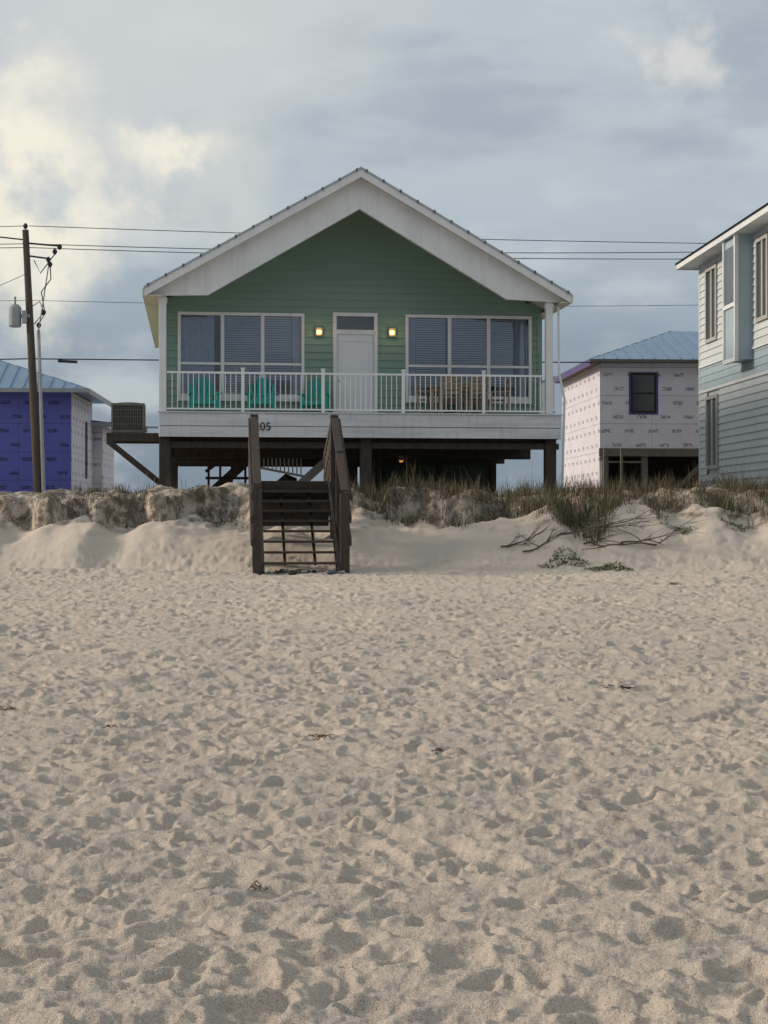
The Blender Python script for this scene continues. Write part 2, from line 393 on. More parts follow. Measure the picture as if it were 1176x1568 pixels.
for u in pu[1:-1]:
    m.box(u-.035,u+.035,.06,.13,4.0,5.03); m.box(u-.05,u+.05,.045,.145,5.03,5.06)
for a,b_ in zip(pu[:-1],pu[1:]):
    a2=a+.09 if a==.09 else a+.036; b3=b_-.09 if b_==9.24 else b_-.036
    m.box(a2,b3,.075,.12,4.92,4.965); m.box(a2,b3,.08,.115,4.08,4.115)
    n=int((b3-a2)/.118)
    for i in range(1,n):
        x=a2+(b3-a2)*i/n; m.box(x-.009,x+.009,.088,.106,4.115,4.92)
for x in (.09,9.42):
    m.box(x-.02,x+.02,.22,1.95,4.92,4.965); m.box(x-.018,x+.018,.22,1.95,4.08,4.115)
    for v in np.arange(.32,1.95,.118): m.box(x-.009,x+.009,v,v+.018,4.115,4.92)
m.obj('porch_railing',RAILW,H)
def window(idx,a,b_,c,d,divs,hm,blind,curt):
    m=M(); t=.075; y0,y1=WV-.05,WV+.02
    m.box(a,b_,y0,y1,d-t,d); m.box(a,b_,y0-.02,y1,c,c+t); m.box(a,a+t,y0,y1,c+t,d-t); m.box(b_-t,b_,y0,y1,c+t,d-t)
    ed=[a+t]+divs+[b_-t]
    for u in divs: m.box(u-.045,u+.045,y0+.008,y1-.01,c+t,d-t)
    for i in range(len(ed)-1):
        e0=ed[i]+(.045 if i else 0); e1=ed[i+1]-(.045 if i<len(ed)-2 else 0)
        m.box(e0,e1,y0+.012,y1-.012,hm-.03,hm+.03)
    m.box(a+t,b_-t,y0+.013,y1-.012,c+t,c+t+.10)
    m.obj('window_frame_%d'%idx,WHITE,H,bevel=.004)
    m=M(); m.box(a+t,b_-t,WV-.004,WV+.002,c+t,d-t); m.obj('window_glass_%d'%idx,GLASS,H)
    m=M()
    for (s0,s1,zb) in blind:
        z=d-t-.02
        while z>zb: 
            m.add([(s0,WV+.04,z),(s1,WV+.04,z),(s1,WV+.055,z-.040),(s0,WV+.055,z-.040)],[(0,1,2,3)]); z-=.058
    if blind: m.obj('blinds_%d'%idx,BLIND,H)
    m=M()
    for (s0,s1) in curt:
        n=int((s1-s0)/.02)
        for i in range(n):
            x0=s0+i*.02; x1=x0+.02; ya=WV+.09+.025*math.sin(i*.9); yb=WV+.09+.025*math.sin((i+1)*.9)
            m.add([(x0,ya,c),(x1,yb,c),(x1,yb,d),(x0,ya,d)],[(0,1,2,3)])
    if curt: m.obj('curtain_%d'%idx,CURT,H)
window(1,*win[0],[1.5,2.48],5.34,[(2.53,3.2,4.95),(1.56,2.43,4.5)],[(.48,1.3),(3.22,3.44)])
window(2,*win[1],[7.14,8.13],5.34,[(6.3,7.05,4.5),(7.2,8.08,4.5),(8.19,8.8,4.9)],[(6.1,6.3),(8.82,9.16)])
m=M(); a,b_,c,d=door
m.box(a,a+.09,WV-.045,WV+.03,c,d-.09); m.box(b_-.09,b_,WV-.045,WV+.03,c,d-.09); m.box(a,b_,WV-.05,WV+.03,d-.09,d); m.box(a+.09,b_-.09,WV-.04,WV+.03,6.10,6.22)
m.obj('door_frame',WHITE,H,bevel=.004)
m=M(); m.box(a+.095,b_-.095,WV-.0,WV+.045,c+.01,6.098); 
m.box(a+.14,a+.2,WV-.02,WV-.001,c+.1,6.05);m.box(b_-.2,b_-.14,WV-.02,WV-.001,c+.1,6.05);m.box(a+.2,b_-.2,WV-.02,WV-.001,5.93,6.05);m.box(a+.2,b_-.2,WV-.02,WV-.001,c+.1,c+.4)
m.obj('door_leaf',DOORW,H,bevel=.004)
m=M(); m.box(a+.1,b_-.1,WV-.004,WV+.002,6.23,d-.1); m.obj('transom_glass',GLASS,H)
m=M(); m.tube([(a+.16,WV-.02,4.95),(a+.16,WV-.08,4.95)],.025,8); m.obj('door_knob',LAMPH,H)
for i,(u,w) in enumerate(((3.87,6.16),(5.69,6.17))):
    m=M(); m.box(u-.085,u+.085,WV-.10,WV-.022,w+.065,w+.09); m.box(u-.06,u+.06,WV-.035,WV-.022,w-.10,w+.065); m.box(u-.085,u+.085,WV-.10,WV-.022,w-.115,w-.10)
    for sx in (-.085,.065): m.box(u+sx,u+sx+.02,WV-.098,WV-.03,w-.1,w+.065)
    m.obj('wall_lamp_housing_%d'%i,LAMPH,H)
    m=M(); m.box(u-.055,u+.055,WV-.08,WV-.04,w-.07,w+.035); m.obj('wall_lamp_glow_%d'%i,WARM,H,bevel=.015)
    l=bpy.data.lights.new('wall_lamp_light_%d'%i,'POINT'); l.energy=1.6; l.color=(1,.62,.27); l.shadow_soft_size=.05
    lo=bpy.data.objects.new('wall_lamp_light_%d'%i,l); lo.location=(u,WV-.18,w); link(lo,H)
fc=bpy.data.curves.new('house_number','FONT'); fc.body='1205'; fc.size=.27; fc.extrude=.006
fo=bpy.data.objects.new('house_number',fc); fc.materials.append(DARK); fo.location=(2.06,-.004,3.60); fo.rotation_euler=(math.pi/2,0,0); link(fo,H)
m=M(); m.box(3.95,4.0,WV-.05,WV-.02,4.4,4.5); m.obj('outlet_box',GREY,H)

# AC unit + platform
A=empty('air_conditioner',(-5.21,35.5,0),7)
m=M(); a,b_,c,d=-1.14,-.36,3.58,4.28; v0,v1=1.0,1.8
m.box(a,b_,v0,v1,c,c+.06); m.box(a,b_,v0,v1,d-.05,d)
for (x,y) in ((a,v0),(b_-.05,v0),(a,v1-.05),(b_-.05,v1-.05)): m.box(x,x+.05,y,y+.05,c+.06,d-.05)
for i in range(1,17):
    x=a+.05+(b_-a-.1)*i/17; m.box(x-.007,x+.007,v0+.005,v0+.02,c+.06,d-.05)
    y=v0+.05+(v1-v0-.1)*i/17; m.box(a+.005,a+.02,y-.007,y+.007,c+.06,d-.05); m.box(b_-.02,b_-.005,y-.007,y+.007,c+.06,d-.05)
for z in np.arange(c+.2,d-.06,.17): m.box(a+.05,b_-.05,v0+.003,v0+.018,z,z+.012)
m.tube([((a+b_)/2,1.4,d),((a+b_)/2,1.4,d+.03)],[.3,.27],20)
m.obj('casing',ACM,A)
m=M(); m.box(a+.04,b_-.04,v0+.04,v1-.04,c+.05,d-.055); m.obj('coil_core',ACD,A)
m=M(); m.box(-.34,-.05,1.2,1.26,3.7,3.74); m.box(-.34,-.30,1.2,1.26,3.6,3.7); m.obj('pipe',GREY,A)
P=empty('ac_platform',(-5.21,35.5,0),7)
m=M(); m.box(-1.25,-.01,.9,1.92,3.50,3.57); m.box(-1.25,-.01,.9,.96,3.36,3.498); m.box(-1.25,-.01,1.86,1.92,3.36,3.498)
m.beam((-1.22,.93,3.38),(.05,.93,2.35),.07,.14); m.beam((-1.22,1.89,3.38),(.05,1.89,2.35),.07,.14)
m.obj('platform_frame',WOODD,P,bevel=.006)

def adirondack(u,v,rz=0):
    e=empty('adirondack_chair'); a=math.radians(7); e.location=(-5.21+u*math.cos(a)-v*math.sin(a),35.5+u*math.sin(a)+v*math.cos(a),3.99)
    e.rotation_euler=(0,0,a+math.radians(rz))
    m=M(); k=7
    for i in range(k):
        x=(i-(k-1)/2)*.078; h=.66-.16*(abs(i-3)/3)**2
        m.beam((x,.28,.30),(x*1.18,.28+.30*h/.66,.30+h),.068,.018,up=(0,1,0))
        m.tube([(x*1.18,.28+.30*h/.66-.009,.30+h-.002),(x*1.18,.28+.30*h/.66+.009,.30+h)],.034,10)
    for i in range(5):
        y=-.22+i*.11; m.beam((-.27,y,.36-.018*i*1.2),(.27,y,.36-.018*i*1.2),.095,.02)
    m.beam((-.28,-.28,.33),(.28,-.28,.33),.02,.09)
    for sx in (-1,1):
        m.box(sx*.30-.035,sx*.30+.035,-.28,-.25,0,.53)
        m.beam((sx*.27,-.27,.30),(sx*.27,.48,.03),.025,.11)
        m.beam((sx*.335,-.34,.545),(sx*.33,.38,.545),.13,.025)
        m.box(sx*.30-.02,sx*.30+.02,.30,.34,.15,.54)
    m.beam((-.33,.40,.53),(.33,.40,.53),.03,.06)
    m.obj('body',TEAL,e,bevel=.005)
for u,v,r in ((1.05,1.15,6),(2.42,1.1,-4),(3.72,1.2,-12)): adirondack(u,v,r)
def hl(u,v):
    a=math.radians(7); return (-5.21+u*math.cos(a)-v*math.sin(a),35.5+u*math.sin(a)+v*math.cos(a),3.99)
e=empty('wooden_patio_table',hl(7.15,1.1),7)
m=M()
for i in range(7): m.box(-.75,.75,-.42+i*.12,-.42+i*.12+.105,.72,.745)
m.box(-.70,.70,-.36,-.33,.64,.72); m.box(-.70,.70,.32,.35,.64,.72)
for x in (-.66,.60):
    for y in (-.36,.30): m.box(x,x+.06,y,y+.06,0,.64)
m.obj('table_body',TAN,e,bevel=.004)
def pchair(u,v,rz):
    e=empty('wooden_patio_chair',hl(u,v),7+rz); m=M()
    for x in (-.23,.19):
        m.box(x,x+.04,-.22,-.18,0,.62); m.beam((x+.02,.2,0),(x+.02,.30,.95),.04,.045)
        m.beam((x+.02,-.24,.635),(x+.02,.26,.635),.06,.025)
    for i in range(5): m.box(-.22,.22,-.22+i*.088,-.22+i*.088+.07,.43,.45)
    for z in (.56,.66,.76,.86,.93): m.beam((-.2,.22+.1*z,z),(.2,.22+.1*z,z),.02,.06,up=(0,0,1))
    m.box(-.2,.2,-.21,-.19,.36,.43)
    m.obj('chair_body',TAN,e,bevel=.004)
pchair(6.45,1.05,80); pchair(6.9,.55,180); pchair(7.55,.55,185); pchair(8.15,1.0,-85); pchair(7.1,1.65,0); pchair(7.7,1.65,5)

# ------------------------------------------------------------------ beach stairs
E=empty('beach_stairs',(-1.515,28.05,0),6)
m=M(); n=9; z0=.56; rise=.193; run=.32
for i in range(1,n): m.box(-.66,.66,run*(i-1)+.03,run*(i-1)+.31,z0+rise*i-.042,z0+rise*i)
L0=run*(n-1)
for i in range(4): m.box(-.70,.70,L0+.02+i*.15,L0+.02+i*.15+.14,2.26,2.30)
for i in range(1,3): m.box(-.66,.66,L0+.65+run*(i-1),L0+.65+run*(i-1)+.28,2.27-rise*i*.6-.04,2.27-rise*i*.6)
m.obj('treads',WOODM,E,bevel=.006)
m=M()
for sx in (-.69,.69):
    m.beam((sx,-.05,z0-.05),(sx,L0+.1,2.18),.05,.26)
m.box(-.7,.7,L0-.02,L0+.015,2.0,2.255); m.box(-.7,.7,L0+.3,L0+.34,1.4,2.25)
m.box(-.66,.66,L0+.02,L0+.05,1.72,1.95)
for x in (-.28,.28): m.beam((x,.3,z0+.15),(x,L0,2.05),.05,.06)
m.obj('stringers',WOODD,E,bevel=.006)
m=M()
def post(x,y,z1,w=.15,zb=.0): m.box(x-w/2,x+w/2,y-w/2,y+w/2,zb,z1)
for sx in (-1,1):
    x=sx*.80
    post(x,0,2.02 if sx>0 else 2.2,.17); post(x,L0/2,2.85,.14,.4); post(x,L0+.1,3.62,.16,.9); post(x+.0,L0+2.3,3.0,.13,1.6)
    for dz in (0,-.42,-.84):
        m.beam((x+sx*.10,-.1,1.95+dz),(x+sx*.10,L0+.15,3.50+dz),.04,.14)
        if sx>0 or dz==0: m.beam((x-sx*.05,L0+.1,3.50+dz),(x-sx*.05,L0+2.4,2.85+dz),.04,.14)
    m.beam((x,-.1,2.06 if sx>0 else 2.12),(x,L0+.15,3.62),.15,.04)
m.obj('handrails',WOODD,E,bevel=.008)
m=M()
for k in range(6): m.beam((.76,L0+.25+k*.36,3.45-k*.1),(.76,L0+.25+k*.36,2.1),.03,.12,up=(0,1,0))
m.obj('rail_pickets',WOODG,E)

ST=[mat('stone_blue',(.12,.15,.18),.8,.2,8),mat('stone_pale',(.42,.38,.33),.8,.2,8),mat('stone_dark',(.06,.055,.05),.9,.2,8)]
def pebble(m,x,y,z,r):
    ph=[rng.rand()*6.28 for _ in range(3)]
    base=len(m.v)
    for i in range(6):
        t=math.pi*i/5
        for k in range(8):
            p=2*math.pi*k/8; rr=r*(1+.22*math.sin(2*p+ph[0])+.15*math.sin(3*p+ph[1]+i))
            m.v.append((x+rr*math.sin(t)*math.cos(p),y+rr*.8*math.sin(t)*math.sin(p),z+r*.6*math.cos(t)))
    for i in range(5):
        for k in range(8):
            k2=(k+1)%8; m.f.append((base+i*8+k,base+(i+1)*8+k,base+(i+1)*8+k2,base+i*8+k2))
e=empty('stones')
for j in range(3):
    m=M()
    for i in range(7):
        x=-1.45+rng.uniform(-.65,.75); y=27.95+rng.uniform(-.15,.35); pebble(m,x,y,tz(x,y)+.045,rng.uniform(.035,.085))
    m.obj('stone_group_%d'%j,ST[j],e,smooth=True)

# ------------------------------------------------------------------ right neighbour house
Nn=empty('pale_siding_house',(9.34,45.3,0),3.4)
m=M(); Lh=14
wins=[(-1.9,-.75,6.6,8.75),(-3.65,-2.55,6.6,8.75),(-6.6,-5.6,6.6,8.75),(-2.0,-.8,2.95,5.05)]
siding(m,(0,0),(0,1),(-1,0),lambda z:(-Lh,0),6.0,9.0,.2,wins,.03); siding(m,(0,0),(0,1),(-1,0),lambda z:(-Lh,0),1.2,5.2,.2,wins,.03)
m.obj('siding_pale',NSID,Nn)
m=M(); siding(m,(0,0),(0,1),(-1,0),lambda z:(-Lh,0),5.28,5.95,.2,()); m.obj('siding_band',NBLUE,Nn)
m=M(); m.box(-.05,.02,-Lh,.02,5.2,5.275); m.box(-.05,.02,-Lh,.02,5.95,6.0); m.box(-.03,.1,-.02,.06,1.2,9.0); m.box(-.48,.02,-Lh,.5,8.98,9.0)
m.obj('trim',WHITE,Nn)
m=M(); m.box(.03,8,-Lh,0,1.0,9.0); m.obj('body',NSID,Nn)
m=M(); 
for (y0,y1,c,d) in wins:
    m.box(-.07,.05,y0,y0+.10,c,d);m.box(-.07,.05,y1-.10,y1,c,d);m.box(-.07,.05,y0+.1,y1-.1,c,c+.1);m.box(-.07,.05,y0+.1,y1-.1,d-.1,d)
    m.box(-.05,.05,(y0+y1)/2-.06,(y0+y1)/2+.06,c+.1,d-.1)
m.obj('window_frames',NFR,Nn)
m=M()
for (y0,y1,c,d) in wins: m.box(.0,.02,y0+.1,y1-.1,c+.1,d-.1)
m.obj('window_panes',PANE,Nn)
m=M(); m.box(-.45,0.0,-5.2,-4.15,5.7,8.98); m.obj('bay_box',NBLUE,Nn)
m=M(); 
for y in (-5.25,-4.2): m.box(-.50,-.40,y,y+.1,5.65,8.97)
m.box(-.50,-.40,-5.15,-4.2,5.65,5.75); m.box(-.50,-.40,-5.15,-4.2,7.1,7.2)
m.obj('bay_trim',WHITE,Nn)
m=M(); m.box(-.475,-.452,-5.1,-4.25,7.25,8.7); m.obj('bay_glass',PANE,Nn)
m=M(); m.box(-.58,-.50,-Lh,.6,8.95,9.13); m.box(-.58,8,.52,.6,8.95,9.13); m.obj('fascia',WHITE,Nn)
m=M(); m.add([(-.62,.65,9.135),(-.62,-Lh,9.135),(4,-Lh,10.9),(4,-3.5,10.9),(9,.65,9.135)],[(0,3,2,1),(0,4,3)]); m.add([(-.62,.65,9.10),(-.62,-Lh,9.10),(9,-Lh,9.1),(9,.65,9.1)],[(0,1,2,3)])
m.obj('roof',mat('dark_shingle',(.06,.06,.065),.9,.15,4),Nn)

# ------------------------------------------------------------------ unfinished house (right)
C=empty('unfinished_house',(7.04,50,0),3.4)
m=M()
m.box(0,1.02,0,.1,3.81,6.66); m.box(1.85,8,0,.1,3.81,6.66); m.box(1.02,1.85,0,.1,3.81,4.98); m.box(1.02,1.85,0,.1,6.25,6.66)
m.box(0,.1,.1,7,3.0,6.66); m.box(.1,8,6.9,7,3.81,6.66); 
m.obj('wrapped_walls',WRAP,C)
m=M(); m.box(0.003,.1,.1,6.9,1.2,2.998); m.obj('side_wrap_lower',WRAP,C)
m=M(); t=.07; a,b_,c,d=1.02,1.85,4.98,6.25
m.box(a-t,b_+t,-.012,-.002,d,d+t*.7);m.box(a-t,b_+t,-.012,-.002,c-t,c);m.box(a-t,a,-.012,-.002,c,d);m.box(b_,b_+t,-.012,-.002,c,d)
m.obj('window_tape',PURPD,C)
m=M(); m.box(a,b_,-.03,.03,d-.05,d);m.box(a,b_,-.03,.03,c,c+.05);m.box(a,a+.05,-.03,.03,c+.05,d-.05);m.box(b_-.05,b_,-.03,.03,c+.05,d-.05);m.box(a+.05,b_-.05,-.025,.02,5.58,5.63)
m.obj('window_frame',DARK,C)
m=M(); m.box(a+.05,b_-.05,0,.01,c+.05,d-.05); m.obj('window_glass',GLASS,C)
m=M(); m.box(.1,8,.1,7,3.6,3.8); m.box(.1,8,3,3.1,3.8,6.6); m.obj('floor',WOODD,C)
m=M(); m.box(-.02,8,-.02,.12,3.55,3.808)
for x in (.1,1.4,3.9,5.2): 
    for y in (.1,3.4,6.8): m.box(x,x+.2,y,y+.2,1.2,3.56)
m.box(-.1,1.3,-.9,-.85,3.3,3.36)
for x in (-.1,.45): m.box(x,x+.07,-1.1,-1.0,1.5,3.75)
m.beam((2.2,.2,2.1),(3.6,.2,3.5),.06,.15)
m.obj('pilings',WOODG,C)
m=M(); m.box(.6,4.6,4.0,4.1,1.2,3.6); m.box(1.9,3.2,1.6,1.7,1.2,2.9); m.obj('lower_rear_wall',WOODM,C)
m=M(); ez=6.68; o=.38
rv=[(-o,-o,ez),(9,-o,ez),(9,7.4,ez),(-o,7.4,ez),(3.2,3.4,8.05),(6,3.4,8.05)]
m.add(rv,[(0,1,5,4),(0,4,3),(3,4,5,2),(0,3,2,1)])
for i in range(22):
    x=-o+i*.42; t=min(1,max(0,(x+o)/3.58)); 
    m.beam((x,-o,ez+.01),(x,-o+3.78*t,ez+.01+1.37*t),.03,.035)
for i in range(18):
    y=-o+i*.42; t=max(0,min((y+o)/3.78,(7.4-y)/4)); m.beam((-o,y,ez+.01),(-o+3.58*t,y,ez+.01+1.37*t),.03,.035)
m.obj('metal_roof',BROOF,C)
m=M(); m.box(-o-.02,8.6,-o-.02,-o,ez-.12,ez+.0); m.box(-o,-.0,-o,7.4,ez-.12,ez-.10); m.obj('eave_fascia',WOODG,C)
m=M(); m.box(-o-.024,-o-.001,-o,7.4,ez-.2,ez); m.obj('side_fascia',PURPD,C)

# ------------------------------------------------------------------ purple house (left)
B=empty('purple_unfinished_house',(-10.2,50,0),3.4)
m=M(); m.box(-12,0,0,.1,1.5,5.66); m.obj('front_wall',PWRAP,B)
m=M(); m.box(-.1,0.0,.11,3.4,1.5,5.66); m.box(-.1,.0,4.1,5.2,1.5,5.66); m.box(-.1,.0,3.4,4.1,1.5,2.9); m.box(-.1,.0,3.4,4.1,4.9,5.66); m.box(-12,0,5.2,5.3,1.5,5.66); m.box(-1.2,.35,5.5,9,1.5,4.9); m.obj('side_walls',WRAP,B)
m=M(); o=.65; ez=5.70
m.add([(-13,-o,ez),(o,-o,ez),(o,6,ez),(-13,6,ez),(-4.2,2.7,7.35),(-10,2.7,7.35)],[(0,1,4,5),(1,2,4),(2,3,5,4),(0,3,2,1)])
for i in range(31):
    x=o-i*.42; t=min(1,max(0,(o-x)/4.85)); m.beam((x,-o,ez+.01),(x,-o+3.35*t,ez+.01+1.65*t),.03,.035)
for i in range(15):
    y=-o+i*.45; t=max(0,min((y+o)/3.35,(6-y)/3.3)); m.beam((o,y,ez+.01),(o-4.85*t,y,ez+.01+1.65*t),.03,.035)
m.add([(-1.5,5.0,5.2),(.85,5.0,4.95),(.85,9.3,4.95),(-1.5,9.3,5.2)],[(0,1,2,3)])
m.obj('metal_roof',BROOF,B)
m=M(); m.box(-13,o+.02,-o-.03,-o-.005,ez-.12,ez+.01); m.box(o+.003,o+.025,-o,6,ez-.16,ez+.01); m.box(.86,.89,5,9.3,4.8,4.95); m.box(-1.2,.86,4.98,5.0,4.8,4.98); m.obj('eave_fascia',GREY,B)
m=M(); m.box(-.08,-.03,3.4,4.1,2.9,4.9); m.obj('opening',DARK,B)

# ------------------------------------------------------------------ utility pole + wires
U=empty('utility_pole',(0,0,0))
Yp=48.0
bx,tx=-10.76,-11.22
m=M(); m.tube([(bx,Yp,1.2),(tx,Yp,10.55)],[.15,.10],12); m.obj('shaft',POLE,U,smooth=False)
m=M(); m.tube([(bx+.17,Yp-.1,1.2),(bx-.02,Yp-.12,7.4)],[.07,.05],8); m.tube([(bx-.02,Yp-.12,7.4),(bx+.12,Yp-.1,8.3),(-10.5,Yp,9.4)],.02,6); m.obj('conduit',GREY,U)
m=M(); m.tube([(-11.52,Yp-.1,7.5),(-11.52,Yp-.1,7.55),(-11.52,Yp-.1,8.1),(-11.52,Yp-.1,8.2)],[.17,.2,.2,.12],14); m.tube([(-11.52,Yp-.1,8.2),(-11.52,Yp-.1,8.45)],.035,8); m.tube([(-11.2,Yp-.2,7.6),(-11.2,Yp-.2,8.0)],.08,8)
m.box(-11.35,-11.05,Yp-.15,Yp+.1,7.8,7.9)
m.obj('transformer',GREY,U,smooth=False)
m=M(); m.beam((-11.3,Yp,10.15),(-10.15,Yp,10.05),.05,.05)
m.beam((-11.2,Yp,9.75),(-10.45,Yp,9.65),.05,.05); m.beam((-12.2,Yp,10.35),(-11.3,Yp,10.25),.04,.04)
for (x,z) in ((-10.15,10.05),(-10.3,9.9),(-10.5,9.65),(-10.45,9.5),(-12.1,10.45),(-11.22,10.7),(-10.65,8.0),(-10.8,7.6)):
    m.tube([(x,Yp,z-.12),(x,Yp,z-.05),(x,Yp,z),(x,Yp,z+.06)],[.03,.075,.075,.03],8)
m.tube([(-10.45,Yp,9.5),(-10.4,Yp-.1,9.0),(-10.7,Yp-.1,8.6),(-10.62,Yp,8.0),(-10.95,Yp,7.6)],.018,6)
m.tube([(-10.3,Yp,9.8),(-10.75,Yp,9.2),(-10.95,Yp,9.6)],.018,6)
m.tube([(-10.8,Yp,7.6),(-10.6,Yp-.1,7.9),(-10.75,Yp-.1,8.3),(-11.1,Yp,8.1)],.016,6)
m.obj('fittings',WIRE,U)
def wire(m,p,q,sag,r,n=20):
    pts=[]
    for i in range(n+1):
        t=i/n; pts.append(tuple(np.array(p)*(1-t)+np.array(q)*t-np.array([0,0,1])*sag*4*t*(1-t)))
    m.tube(pts,r,5)
Wd=empty('power_lines')
m=M()
for (zl,z1,z2,sag,r) in ((10.5,10.68,10.2,.15,.012),(10.2,10.12,10.3,.3,.013),(10.15,10.0,9.95,.25,.013),(8.35,8.35,8.6,.25,.008),(6.55,6.52,6.55,.08,.02)):
    wire(m,(-30,Yp-1,zl+.2),(-11.15,Yp,z1),.2,r)
    wire(m,(-11.1,Yp,z1),(22,Yp+.9,z2),sag,r)
wire(m,(-11.15,Yp,9.2),(-13.5,Yp-6,6.9),.1,.01)
m.tube([(-10.2,Yp,6.45),(-9.6,Yp,6.42)],.05,6)
m.obj('wires',WIRE,Wd)

# ------------------------------------------------------------------ vegetation
GM=[mat('grass_straw',(.24,.19,.11),.9,.15,3),mat('grass_green',(.075,.10,.037),.9,.15,3),mat('grass_brown',(.085,.058,.04),.9,.2,3)]
def blades(name,base,dirs,h,lean,width,mi,mats=GM,parent=None):
    n=len(base); ts=np.array([0,.4,.75,1]); ws=np.array([1,.8,.5,.12])
    ang=rng.rand(n)*math.pi; wv=np.stack([np.cos(ang),np.sin(ang),0*ang],-1)
    V=np.zeros((n,8,3))
    for k,t in enumerate(ts):
        p=base+np.concatenate([dirs*(lean*np.abs(h)*t**2)[:,None],(h*t*(1-.35*np.minimum(lean,1.5)*t))[:,None]],1)
        V[:,2*k]=p-wv*(width*ws[k]/2)[:,None]; V[:,2*k+1]=p+wv*(width*ws[k]/2)[:,None]
    F=np.array([[0,1,3,2],[2,3,5,4],[4,5,7,6]])
    fs=(F[None]+(np.arange(n)*8)[:,None,None]).reshape(-1,4)
    me=bpy.data.meshes.new(name); me.from_pydata(V.reshape(-1,3).tolist(),[],fs.tolist())
    for mm_ in mats: me.materials.append(mm_)
    me.polygons.foreach_set('material_index',np.repeat(mi,3).astype(np.int32)); me.update()
    return link(bpy.data.objects.new(name,me),parent)
def tufts(name,cs,nb,rad,hh,wd=.014,probs=(.45,.25,.3),lm=.7):
    Bs=[];Ds=[];Hs=[];Ls=[];Ms=[]
    for (x,y,sc) in cs:
        n=max(3,int(nb*sc*rng.uniform(.5,1.4))); a=rng.rand(n)*6.28; r=rad*sc*np.sqrt(rng.rand(n))
        bx_=x+r*np.cos(a); by=y+r*np.sin(a)
        Bs.append(np.stack([bx_,by,terrain(bx_,by)-.03],-1)); a2=a+rng.randn(n)*.8
        Ds.append(np.stack([np.cos(a2),np.sin(a2)],-1)); Hs.append(hh*sc*rng.uniform(.35,1.25,n)); Ls.append(rng.uniform(.05,lm,n))
        p=np.array(probs)*rng.uniform(.3,1.7,3); p/=p.sum(); Ms.append(rng.choice(3,n,p=p))
    B_=np.concatenate(Bs); n=len(B_)
    return blades(name,B_,np.concatenate(Ds),np.concatenate(Hs),np.concatenate(Ls),np.full(n,wd)*rng.uniform(.7,1.4,n),np.concatenate(Ms))
def stair(x,y):
    cx_=-1.5-.105*(y-28); return abs(x-cx_)<1.05
def sc_y(x): return float(scarp_y(x))
cs=[]
for i in range(2200):
    x=rng.uniform(-10,11); y=rng.uniform(sc_y(x)+.15,36.0)
    if stair(x,y): continue
    d=float(vn(np.array(x*.9+3),np.array(y*.45),2))*2.6+(.48 if x>-.3 else .14)
    if rng.rand()>d: continue
    cs.append((x,y,rng.uniform(.3,1.2)*(1 if x>-3 else .6)))
tufts('dune_grass',cs,22,.24,.40,.011,(.34,.24,.42))
cs=[]
for cx_,n_,sx_,sz,dy_ in ((4.15,44,.45,1.1,-.7),(3.75,14,.35,.9,-1.0),(3.2,12,.4,.85,-.4),(1.9,12,.35,.75,-.5),(2.6,6,.3,.7,-.4),(7.3,18,.45,.85,-.6),(8.6,14,.45,.85,-.4),(5.6,8,.4,.75,-.3),(.4,10,.3,.7,-.4),(6.4,6,.3,.7,-.2),(9.8,8,.4,.8,-.3)):
    for i in range(n_):
        x=cx_+rng.randn()*sx_; y=sc_y(x)+rng.uniform(dy_,.8); cs.append((x,y,rng.uniform(.5,1.2)*sz))
tufts('beach_grass',cs,34,.20,.48,.013,(.36,.42,.22),.9)
cs=[(rng.uniform(-.3,10),rng.uniform(32.6,35.5),rng.uniform(.6,1.2)) for i in range(200)]+[(rng.uniform(-9,-3),rng.uniform(32.8,35),rng.uniform(.5,.9)) for i in range(40)]
cs=[c_ for c_ in cs if vn(np.array(c_[0]*1.1),np.array(c_[1]*.4),4)>-.12]
tufts('sea_oats',cs,6,.18,.62,.010,(.40,.05,.55),.35)
xs=[]
for (x0,x1,dn) in ((-9.6,-7.4,420),(-7.2,-6.0,260),(-5.8,-4.5,330),(-4.4,-3.0,380),(-.2,1.2,330),(1.7,2.9,180),(3.2,4.8,220),(5.2,6.2,90),(6.6,7.8,170),(8.2,9.6,150)):
    xs.append(rng.normal((x0+x1)/2,(x1-x0)*.27,dn))
xs=np.concatenate(xs); n=len(xs)
ye=scarp_y(xs)+rng.uniform(-.1,.65,n)
base=np.stack([xs,ye-.05,terrain(xs,ye)+.03],-1)
dd=np.stack([rng.randn(n)*.8,-np.ones(n)],-1)
blades('dune_roots',base,dd,-rng.uniform(.03,.22,n),rng.uniform(.4,1.8,n),rng.uniform(.008,.024,n),rng.choice([0,2,2,2],n))
def groundplant(cx_,cy_,rx,ry,n):
    a=rng.rand(n)*6.28; r=np.sqrt(rng.rand(n))*(1+.35*np.sin(3*a+cx_)); x=cx_+rx*r*np.cos(a); y=cy_+ry*r*np.sin(a)
    b_=np.stack([x,y,terrain(x,y)+.01],-1); d=np.stack([rng.randn(n),rng.randn(n)],-1)*.7
    return blades('beach_plant',b_,d,rng.uniform(.03,.08,n),rng.uniform(.5,1.7,n),rng.uniform(.018,.032,n),rng.choice([0,1,1,1],n),[GM[0],mat('leaf_green',(.11,.17,.055),.8,.2,6),GM[2]])
groundplant(3.45,29.3,.42,.4,440); groundplant(4.25,28.7,.38,.3,320); groundplant(5.9,30.6,.3,.2,130); groundplant(7.1,30.9,.35,.2,140)
e=empty('driftwood_branch'); m=M()
